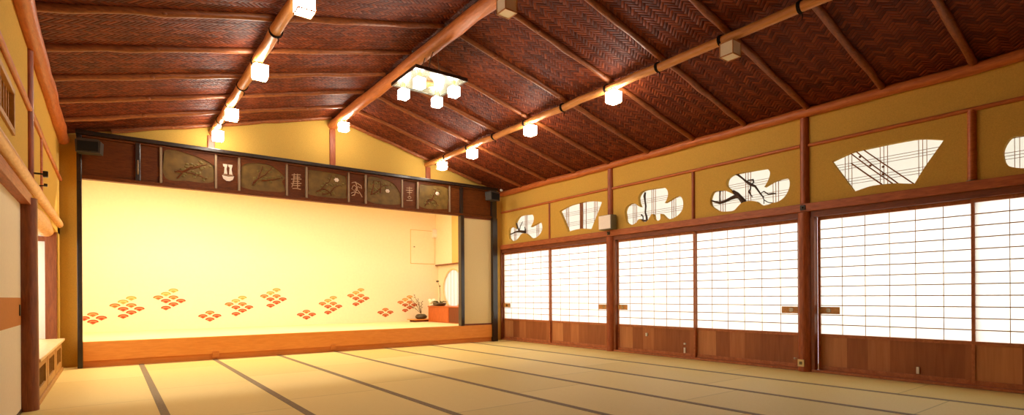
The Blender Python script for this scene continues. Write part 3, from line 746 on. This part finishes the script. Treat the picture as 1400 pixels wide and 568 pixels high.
strokes(4.483, 2.83, [[(-.06,.12),(.06,.13)],[(-.07,.08),(.07,.09)],[(0,.15),(0,.0)],[(-.05,.04),(.05,.05)],[(.0,-.02),(.035,-.05),(.0,-.08),(-.035,-.05),(.0,-.02)],[(-.06,-.11),(.06,-.1)]], 'inlaid_character')

# posts of the stage opening
for x0, x1, y0, y1, z0, lb in ((-0.352, -0.298, YS-0.02, YS+0.09, 0.0, 'slim black post at the stage end by the window seat'), (5.565, 5.645, YS-0.03, YS+0.08, 0.345, 'black post beside the cream stage panel, standing on the stage'), (6.315, 6.435, YS-0.05, YS+0.1, 0.0, 'tall black post at the stage corner by the shoji')):
    m = MB(); m.box((x0, y0, z0), (x1, y1, 2.54), M['black'], 0.006)
    if x0 > 6: m.box((x0, YS-0.03, 2.5), (x1, YS+0.1, 3.112), M['black'], 0.006)
    if x0 < 0: m.box((x0, YS-0.03, 2.5), (x1, YS+0.1, 3.112), M['black'], 0.006)
    tag(m.build('stage_post'), lb, 'post', 'black stage posts')
pn = empty('stage_wing_panel', (5.98, YS+.02, .345), 'plain cream wing panel between two black stage posts', 'panel')
part(MB().box((5.645, YS+0.02, 0.375), (6.315, YS+0.045, 2.5), M['cream']), 'panel_cloth', pn)
for a, b_ in ((.346, .378), (2.497, 2.529)): part(MB().box((5.646, YS+0.01, a), (6.314, YS+0.05, b_), M['trimdark'], .003), 'frame_rail', pn)

# stage box
w = MB(); w.box((-0.9, YB, 0.2), (6.9, YB+0.1, 3.7), M['stageplaster'])
wb = struct(w, 'wall_stage_back', 'cream wall behind the stage painted with orange wave crests', 'wall')
w = MB(); w.box((-0.65, YG+0.03, -0.1), (-0.55, YB+0.05, 3.7), M['stageplaster']); struct(w, 'wall_stage_left', 'cream side wall inside the stage by the window seat', 'wall')
XN = 6.50
cyw, czw, rw = 11.06, 1.12, 0.45
circ = lambda r, n=40: [(cyw+r*math.cos(2*PI*i/n), czw+r*math.sin(2*PI*i/n)) for i in range(n)]
w = MB(); w.prism([[(YG+.03, 0), (YB+.05, 0), (YB+.05, 3.7), (YG+.03, 3.7)], circ(rw-.005)], M['stageplaster'], 'x', XN, XN+.05); struct(w, 'wall_stage_right', 'cream side wall inside the stage around the round window', 'wall')
w = MB(); w.box((-0.7, YG+0.05, 3.6), (6.9, YB+0.1, 3.7), M['stageplaster']); struct(w, 'ceiling_stage', 'pale ceiling hidden above the stage', 'ceiling')

# wave crests painted on the back wall
def fan(m, x, z, a, h, mat):
    """one overlapping-wave scale: domed top, pinched foot, ring inside"""
    def scale(k):
        pts = []
        for i in range(13):
            t = PI*i/12; pts.append((x+a*k*math.cos(t), z+h*0.95*k*math.sin(t)**.9))
        for i in range(1, 7):
            s_ = -1+i/6; pts.append((x+a*k*s_, z-h*0.85*k*(1-abs(s_))**1.3))
        for i in range(1, 6):
            s_ = i/6; pts.append((x+a*k*s_, z-h*0.85*k*(1-abs(s_))**1.3))
        return pts
    m.prism([scale(1.0)], M[LIGHTER[mat]], 'y', YB-0.0015, YB+0.001)
    m.prism([scale(1.0), [(p[0], p[1]-h*.12) for p in scale(.74)]], M[mat], 'y', YB-0.0028, YB+0.001)
    m.prism([[(p[0], p[1]-h*.24) for p in scale(.45)]], M[mat], 'y', YB-0.0028, YB+0.001)
LIGHTER = {'wave0': 'wave0l', 'wave1': 'wave1l', 'wave2': 'wave2l'}
AX, AZ = 0.118, 0.064
BIG = [(0,0),(0,1),(0,2),(1,0),(1,1),(2,0),(2,1),(2,-1)]
SML = [(0,0),(0,1),(1,0),(1,1)]
for k, (u, v) in enumerate(((127,436),(174,421),(232,410),(287,433),(327,419),(374,408),(419,431),(452,418),(490,407),(527,428),(557,416))):
    p = on(1, YB, u, v); big = k % 3 != 0
    cells = BIG if big else SML
    cx_ = sum(i+j for i, j in cells)/len(cells); cz_ = sum(j-i for i, j in cells)/len(cells)
    m = MB()
    for (i, j) in cells:
        x = p.x + (i+j-cx_)*AX; z = p.z + (j-i-cz_)*AZ
        lvl = j-i
        mt = ('wave0' if lvl >= 1 else 'wave1' if lvl > -1 else 'wave2') if big else ('wave1' if lvl > 0 else 'wave2')
        if x-AX*.95 < -0.54: continue
        fan(m, x, z, .080, .047, mt)
    mo = m.build('wave_motif', wb); mo['label'] = 'orange and gold wave crests painted on the wall'

# flush hatch and small white box on the back wall
ht = empty('wall_hatch', (6.09, YB, 1.72), 'flush cream hatch door in the back wall of the stage', 'hatch')
part(MB().box((5.77, YB-0.012, 1.735), (6.40, YB, 2.53), M['stageplaster'], 0.002), 'door_leaf', ht)
fr = MB()
for a, b_, c, d in ((5.758, 1.723, 6.412, 1.735), (5.758, 2.53, 6.412, 2.542), (5.758, 1.735, 5.77, 2.53), (6.40, 1.735, 6.412, 2.53)): fr.box((a, YB-0.004, b_), (c, YB, d), M['honeyplaster'])
part(fr, 'hatch_frame', ht)
part(MB().lathe((0, 0, 0), [(.018, 0), (.02, .01), (.012, .02)], M['metal'], 12).shift((5.85, YB-0.03, 2.12)), 'knob', ht)
wbx = empty('wall_box', (6.47, YB-.05, 2.36), 'small white box high on the stage wall beside the hatch', 'control box')
part(MB().box((6.34, YB-0.07, 2.38), (6.46, YB, 2.58), M['tagwhite'], 0.008), 'case', wbx)
part(MB().box((6.36, YB-0.074, 2.41), (6.44, YB-0.068, 2.47), M['spkwhite'], 0.002), 'cover', wbx)

# hanging wall, niche with round window, low cabinet on the stage's shoji side
hw = empty('hanging_wall', (6.47, 10.6, 1.69), 'cream hanging wall over the niche, edged with a dark rail', 'hanging wall')
part(MB().box((6.44, YG+0.08, 1.71), (XN-.001, YB, 3.6), M['stageplaster']), 'plaster_face', hw)
part(MB().box((6.425, YG+0.06, 1.685), (XN-.001, YB-0.0, 1.712), M['darkpost'], 0.004), 'edge_rail', hw)
part(MB().box((6.40, 9.9, 1.712), (6.44, 10.95, 3.55), M['honeyplaster'], 0.004), 'pilaster', hw)
cb = empty('low_cabinet', (6.3, 10.5, .343), 'low red brown cabinet on the stage under the round window', 'cabinet')
part(MB().box((5.965, 9.5, 0.3435), (XN-.002, 11.30, 0.69), M['cabred'], 0.004), 'body', cb)
part(MB().box((5.95, 9.48, 0.69), (XN-.002, 11.31, 0.712), M['cabred'], 0.003), 'top', cb)
part(MB().box((5.955, 10.36, 0.36), (5.967, 11.28, 0.685), M['cabred'], 0.003), 'door', cb)
d2 = part(MB().box((5.955, 9.52, 0.36), (5.967, 10.33, 0.685), M['cabdark'], 0.003), 'door', cb)
# round window
rwn = empty('window_7', (XN, cyw, czw), 'round white paper window in the stage niche', 'window', kind='structure')
part(MB().prism([circ(rw)], M['ranma'], 'x', XN+.03, XN+.034), 'window_paper', rwn)
part(MB().prism([circ(rw+.02), circ(rw-.012)], M['seattop'], 'x', XN-0.012, XN), 'window_frame', rwn)
lt = MB()
for d in (-.3, -.15, 0, .15, .3):
    hgt = math.sqrt(rw*rw-d*d)-.01
    lt.box((XN+0.02, cyw+d-.002, czw-hgt), (XN+0.028, cyw+d+.002, czw+hgt), M['seattop'])
part(lt, 'lattice', rwn)

# flower arrangements
ik = empty('flower_arrangement', (6.05, 10.95, .712), 'dark dish with one tall flower stem on the low cabinet', 'flower arrangement')
part(MB().lathe((6.07, 10.95, .712), [(.06, 0), (.13, .012), (.15, .05), (.155, .075), (.14, .07), (.1, .03)], M['vase'], 24), 'dish', ik)
st = MB(); st.tube([(6.07, 10.95, .74), (6.09, 10.95, .95), (6.08, 10.95, 1.12), (6.03, 10.95, 1.27)], [.006, .005, .005, .004], M['twig'], 6)
part(st, 'stem', ik)
part(MB().ball((6.02, 10.95, 1.28), .03, M['vase'], (1.3, 1, .8)), 'flower_head', ik)
part(MB().ball((6.08, 10.95, 1.17), .018, M['leaf']), 'flower_bud', ik)
lv = MB()
for a in range(7):
    an = a*0.9; lv.tube([(6.07, 10.95, .77), (6.07+.1*math.cos(an), 10.95+.1*math.sin(an), .82), (6.07+.19*math.cos(an), 10.95+.19*math.sin(an), .81)], [.006, .014, .003], M['leaf'], 5)
part(lv, 'leaves', ik)
sd = empty('display_stand', (5.75, 11.5, .343), 'low wooden display board on the stage against the back wall', 'display stand')
part(MB().box((5.60, 11.32, .385), (6.08, 11.68, .405), M['stagewood'], .004), 'board', sd)
for y in (11.36, 11.62): part(MB().box((5.66, y, .3435), (6.02, y+.03, .385), M['cabdark'], .002), 'foot', sd)
i2 = empty('flower_arrangement', (5.86, 11.5, .405), 'low dark bowl with leafy branches on the display board', 'flower arrangement')
part(MB().lathe((5.88, 11.5, .405), [(.08, 0), (.13, .02), (.14, .06), (.11, .1), (.08, .115), (.065, .1)], M['vase'], 24), 'bowl', i2)
br = MB()
for dx, dz in ((-.3, .38), (-.2, .46), (-.1, .36), (-.34, .22), (.02, .3)):
    br.tube([(5.88, 11.5, .53), (5.88+dx*.4, 11.5, .53+dz*.55), (5.88+dx, 11.48, .53+dz)], [.006, .005, .003], M['twig'], 6)
    for k in range(5):
        t_ = .45+.12*k; br.ball((5.88+dx*t_+.015*(-1)**k, 11.49, .53+dz*t_+.01), .011, M['leaf'], (1.6, .6, .7))
part(br, 'leafy_branch', i2)
wf = empty('white_flower_pot', (5.98, 11.22, .712), 'small white blossom pot at the end of the low cabinet', 'flower pot')
part(MB().lathe((6.02, 11.2, .712), [(.05, 0), (.07, .03), (.06, .07), (.045, .08)], M['blossom'], 18), 'pot', wf)
bl = MB()
for k in range(9):
    a = k*.7; bl.ball((6.02+.06*math.cos(a), 11.2+.06*math.sin(a), .82+.025*math.sin(k*2.1)), .04, M['blossom'])
part(bl, 'blossoms', wf)

# ------------------------------------------------------------------ left wall
LW = XL
wl = MB()
yP = 5.99
win_y0, win_y1, win_z0, win_z1 = 4.42, 5.06, 2.08, 2.36
wl.prism([[(YN-0.1, 1.78), (YG+0.05, 1.78), (YG+0.05, zr(XL)+.12), (YN-0.1, zr(XL)+.12)], [(win_y0, win_z0), (win_y1, win_z0), (win_y1, win_z1), (win_y0, win_z1)]], M['plaster'], 'x', LW-0.07, LW+0.01)
wl.box((LW-0.1, YN-0.1, -0.1), (LW-0.02, 2.6, 1.8), M['plaster'])
struct(wl, 'wall_left', 'mustard plaster wall above the window seat and sliding door', 'wall')
# little barred window
r = empty('window_8', (LW, 4.74, win_z0), 'small wooden barred window high on the window seat wall', 'window', kind='structure')
fr = MB()
for a, b_, c, d in ((win_y0-.02, win_z0-.02, win_y1+.02, win_z0+.02), (win_y0-.02, win_z1-.02, win_y1+.02, win_z1+.02), (win_y0-.02, win_z0, win_y0+.02, win_z1), (win_y1-.02, win_z0, win_y1+.02, win_z1)): fr.box((LW-.05, a, b_), (LW+.025, c, d), M['seatbody'], .003)
part(fr, 'window_frame', r)
bb = MB()
for k in range(6): bb.box((LW-.015, win_y0+.06+k*.1, win_z0), (LW+.0, win_y0+.075+k*.1, win_z1), M['seatbody'])
part(bb, 'bar', r)
part(MB().box((LW-.03, win_y0-.02, win_z0-.02), (LW-.02, win_y1+.02, win_z1+.02), M['plaster']), 'back_panel', r)
# lintel log + rail
t = MB(); t.tube(log_pts((LW+0.035, YN, 1.80), (LW+0.012, YG-0.22, 1.90), 30, .004, 21), .05, M['honeylog'], 14)
tag(t.build('lintel_log'), 'orange lintel log along the window seat wall', 'lintel log')
t = MB(); t.box((LW-0.09, YN, 1.70), (LW+0.03, 6.0, 1.79), M['trim'], .004)
struct(t, 'trim_6', 'brown head rail over the white sliding door', 'head rail')
t = MB(); t.tube(log_pts((LW+0.02, YN, 2.44), (LW+0.02, YG-.02, 2.52), 30, .003, 22), .022, M['eave'], 10)
struct(t, 'trim_7', 'thin bamboo rail high on the window seat wall', 'rail')
r = empty('log_post', (LW-.01, yP, 0), 'dark round log post beside the window seat', 'post', 'log posts of the window seat wall')
m = MB(); m.tube([(LW-.014, yP, z) for z in (0, .5, 1, 1.4, 1.76)], [.086, .084, .082, .08, .08], M['darkpost'], 20); part(m, 'lower_shaft', r)
m = MB(); m.tube([(LW+.012, yP, z) for z in (1.90, 2.3, 2.7, 3.0)], [.034]*4, M['post'], 14); part(m, 'upper_shaft', r)
r = empty('wall_hook', (LW+.05, yP, 1.95), 'small black hooks on the lintel by the dark post', 'hook')
m = MB(); m.box((LW+.10, yP-.02, 1.95), (LW+.135, yP+.02, 2.0), M['black'], .006); m.tube([(LW+.02, yP, 1.975), (LW+.11, yP, 1.975)], .008, M['black'], 8); part(m, 'upper_hook', r)
m = MB(); m.box((LW+.09, yP+.2, 1.905), (LW+.115, yP+.225, 1.93), M['black'], .004); m.tube([(LW+.03, yP+.21, 1.9), (LW+.1, yP+.21, 1.915)], .006, M['black'], 8)
part(m, 'lower_hook', r)
s = MB(); s.tube([(LW+.012, 6.95, z) for z in (1.88, 2.2, 2.49)], .017, M['eave'], 10)
tag(s.build('wall_strut'), 'thin strut on the plaster above the window seat', 'strut')
# curved natural log above the seat opening
m = MB(); n = 18; pts = []; rr = []
for i in range(n):
    t_ = i/(n-1); pts.append((LW-.09+.01*math.sin(t_*4), yP+.07+t_*3.02, 1.765-.02*math.sin(t_*PI)+.03*t_)); rr.append(.075+.028*math.sin(t_*PI))
m.tube(pts, rr, M['honeylog'], 18); tag(m.build('curved_log'), 'pale curved natural log over the window seat opening', 'log beam')
# sliding door
d = empty('door_7', (LW-.03, 4.3, 0), 'white paper sliding door with an orange band beside the dark post', 'sliding door', kind='structure')
part(MB().box((LW-.06, 2.55, .03), (LW-.035, 5.93, .715), M['fusuma']).box((LW-.06, 2.55, .935), (LW-.035, 5.93, 1.71), M['fusuma']), 'door_paper', d)
part(MB().box((LW-.06, 2.55, .715), (LW-.034, 5.93, .935), M['orangeband']), 'orange_band', d)
fr = MB(); fr.box((LW-.065, 5.92, 0), (LW-.03, 5.95, 1.72), M['black'], .003); fr.box((LW-.065, 2.5, 0), (LW-.03, 5.92, .03), M['black'], .003); fr.box((LW-.065, 4.2, 0.03), (LW-.031, 4.225, 1.71), M['black'], .003)
part(fr, 'door_frame', d)
part(MB().box((LW-.034, 5.79, .79), (LW-.026, 5.84, .88), M['black'], .006), 'door_pull', d)
# bay behind the seat
YE = 9.08
w = MB(); w.box((-1.35, YE, .0), (LW, YE+.08, 2.6), M['whitewall']); w.box((-1.35, yP-.05, .0), (LW-.08, yP+.02, 2.6), M['whitewall']); w.box((-1.35, yP, 2.2), (LW-.06, YE+.05, 2.3), M['whitewall']); w.box((-1.3, yP, -.1), (-1.2, YE+.05, .5), M['whitewall'])
w.box((-1.35, yP, 1.9), (-1.25, YE, 2.3), M['whitewall'])
w.box((LW-.05, YE, -.05), (LW+.01, YG+.05, 2.0), M['plaster'])
struct(w, 'wall_bay', 'white walls of the bay over the window seat', 'wall')
bw = empty('window_9', (-1.28, 7.5, .45), 'paper window along the window seat bay', 'window', kind='structure')
part(MB().box((-1.285, yP, .45), (-1.28, YE, 1.95), M['baypaper']), 'window_paper', bw)
lt = MB()
for k in range(1, 12): lt.box((-1.278, yP+k*.257-.004, .45), (-1.27, yP+k*.257+.004, 1.95), M['muntin'])
for k in range(1, 6): lt.box((-1.278, yP, .45+k*.25-.004), (-1.27, YE, .45+k*.25+.004), M['muntin'])
part(lt, 'lattice', bw)
m = MB(); m.box((-.665, YE-.05, .41), (LW+.0, YE+.02, 1.80), M['darkpost'], .006); tag(m.build('bay_post'), 'square dark post at the stage end of the window seat', 'post')
m = MB(); m.box((-1.25, YE-.04, 1.66), (-.665, YE+.0, 1.72), M['darkpost'], .004); tag(m.build('bay_rail'), 'dark rail across the white end of the window seat bay', 'rail')
ws = empty('window_seat', (-.8, 7.5, 0), 'built-in wooden window seat with small screened doors', 'window seat')
part(MB().box((-1.27, yP+.07, .385), (-.475, YE, .415), M['seattop'], .006), 'seat_top', ws)
part(MB().box((-1.2, yP+.08, .0), (-.535, YE-.01, .385), M['seatbody']), 'body', ws)
part(MB().box((-.54, yP+.08, .0), (-.492, YE-.01, .045), M['seatbody'], .004), 'plinth', ws)
for k in range(3):
    a = 6.12+k*.99; b_ = a+.94
    fr = MB(); fr.prism([[(a, .055), (b_, .055), (b_, .378), (a, .378)], [(a+.15, .13), (b_-.15, .13), (b_-.15, .31), (a+.15, .31)]], M['seatbody'], 'x', -.54, -.505)
    do = part(fr, 'door', ws)
    part(MB().box((-.535, a+.14, .12), (-.525, b_-.14, .32), M['screen']), 'screen', do)
    for q in range(1, 5): part(MB().box((-.524, a+.15+q*.128-.005, .13), (-.515, a+.15+q*.128+.005, .31), M['seatbody']), 'bar', do)

# ------------------------------------------------------------------ speakers, sensor, outlet
def speaker(x, y, z, rz, label):
    r = empty('loudspeaker', (x, y, z), label, 'loudspeaker', 'black loudspeakers at the frieze ends'); r.rotation_euler = (0, 0, rz)
    c = MB(); c.prism([[(-.15, -.1), (.15, -.1), (.16, .08), (.12, .11), (-.12, .11), (-.16, .08)]], M['speaker'], 'y', -.09, .09); c.build('case', r)
    MB().box((-.13, -.1, -.08), (.13, -.088, .07), M['grille'], .004).build('grille', r)
    b_ = MB(); b_.tube([(0, .08, 0), (0, .16, .02), (0, .19, .08)], .014, M['black'], 8); b_.box((-.05, .18, .03), (.05, .2, .13), M['black'], .004); b_.build('bracket', r)
    r.scale = (.86, .86, .86)
    return r
speaker(-.21, YS-.21, 2.915, math.radians(-12), 'black loudspeaker at the frieze end by the window seat')
speaker(6.20, YS-.22, 2.945, math.radians(14), 'small black loudspeaker at the frieze end by the shoji')
r = empty('wall_speaker', (6.65, 6.24, 2.02), 'off white box speaker on the shoji wall above a log post', 'loudspeaker')
part(MB().box((6.57, 6.105, 2.022), (6.70, 6.385, 2.262), M['spkgrey'], .01), 'case', r)
part(MB().box((6.555, 6.115, 2.032), (6.575, 6.375, 2.252), M['spkwhite'], .005), 'front_grille', r)
part(MB().box((6.68, 6.17, 2.06), (6.74, 6.30, 2.2), M['black'], .006), 'bracket', r)
r = empty('ceiling_sensor', (6.64, 9.25, 3.16), 'small white round sensor on the eave log near the stage corner', 'sensor')
part(MB().ball((6.62, 9.25, 3.17), .035, M['tagwhite']), 'dome', r)
part(MB().lathe((6.62, 9.25, 3.19), [(.03, 0), (.03, .03)], M['tagwhite'], 14), 'base', r)
r = empty('wall_outlet', (6.655, V1, .1), 'ivory electric outlet at the foot of a log post', 'outlet')
part(MB().box((6.645, V1-.02, .06), (6.665, V1+.055, .145), M['ivory'], .004), 'cover', r)
part(MB().box((6.643, V1+.0, .085), (6.6455, V1+.035, .12), M['spkgrey'], .0005), 'socket', r)
m = MB(); m.ball((6.66, V1+.095, .15), .012, M['tagwhite']); m.tube([(6.66, V1+.095, .15), (6.70, V1+.085, .15)], .006, M['tagwhite'], 8)
tag(m.build('cable_clip'), 'tiny white cable clip beside the ivory outlet', 'cable clip')

# stage lamps behind the frieze (real fixtures, out of the photograph's sight)
def stage_lamp(x0, x1, y, z, power, tilt, label):
    r = empty('stage_light', ((x0+x1)/2, y, z), label, 'stage light', 'strip lights behind the frieze')
    part(MB().box((x0, y-.07, z+.012), (x1, y+.07, z+.06), M['tagwhite'], .006), 'housing', r)
    part(MB().tube([(x0+.1, y, z+.06), (x0+.1, y, 3.6)], .008, M['metal'], 8).tube([(x1-.1, y, z+.06), (x1-.1, y, 3.6)], .008, M['metal'], 8), 'hanger', r)
    L = bpy.data.lights.new('stage_light', 'AREA'); L.shape = 'RECTANGLE'; L.size = x1-x0-.05; L.size_y = .10; L.energy = power; L.color = (1.0, .84, .56)
    lo = bpy.data.objects.new('stage_light_bulb', L); C.objects.link(lo); lo.parent = r; lo.rotation_euler = (tilt, 0, 0)
    return r
stage_lamp(-.2, 1.9, 9.92, 3.0, 76, 0.0, 'long strip light hidden behind the frieze on the window seat side')
stage_lamp(2.2, 4.2, 9.92, 3.0, 39, 0.0, 'long strip light hidden behind the middle of the frieze')
stage_lamp(4.5, 6.2, 9.92, 3.0, 24, 0.0, 'short strip light hidden behind the frieze on the shoji side')

# ------------------------------------------------------------------ daylight
wd = bpy.data.worlds.new('daylight'); bpy.context.scene.world = wd; wd.use_nodes = True
bg = wd.node_tree.nodes['Background']; bg.inputs[0].default_value = (1.0, 0.985, 0.95, 1); bg.inputs[1].default_value = 3.5

# ------------------------------------------------------------------ camera
cam = bpy.data.cameras.new('camera'); co = bpy.data.objects.new('camera', cam); C.objects.link(co)
cam.sensor_width = 36; cam.sensor_fit = 'HORIZONTAL'; cam.lens = FPX/1400*36; cam.shift_y = (CYPX-284)/1400; cam.clip_start = 0.05
R0 = Vector((math.cos(YAW), -math.sin(YAW), 0)); U0 = Vector((0, 0, 1)); F0 = Vector((math.sin(YAW), math.cos(YAW), 0))
c_, s_ = math.cos(ROLL), math.sin(ROLL)
R1 = R0*c_ + U0*s_; U1 = U0*c_ - R0*s_
mt = Matrix((( R1.x, U1.x, -F0.x, 0), (R1.y, U1.y, -F0.y, 0), (R1.z, U1.z, -F0.z, CAMZ), (0, 0, 0, 1)))
co.matrix_world = mt
sc = bpy.context.scene; sc.camera = co
sc.view_settings.view_transform = 'Standard'; sc.view_settings.look = 'None'; sc.view_settings.gamma = 1.0; sc.view_settings.use_curve_mapping = False
sc.view_settings.exposure = 0.55
sc.cycles.use_denoising = True
sc.cycles.max_bounces = 10; sc.cycles.diffuse_bounces = 6; sc.cycles.caustics_reflective = False; sc.cycles.caustics_refractive = False
sc.cycles.sample_clamp_indirect = 8.0
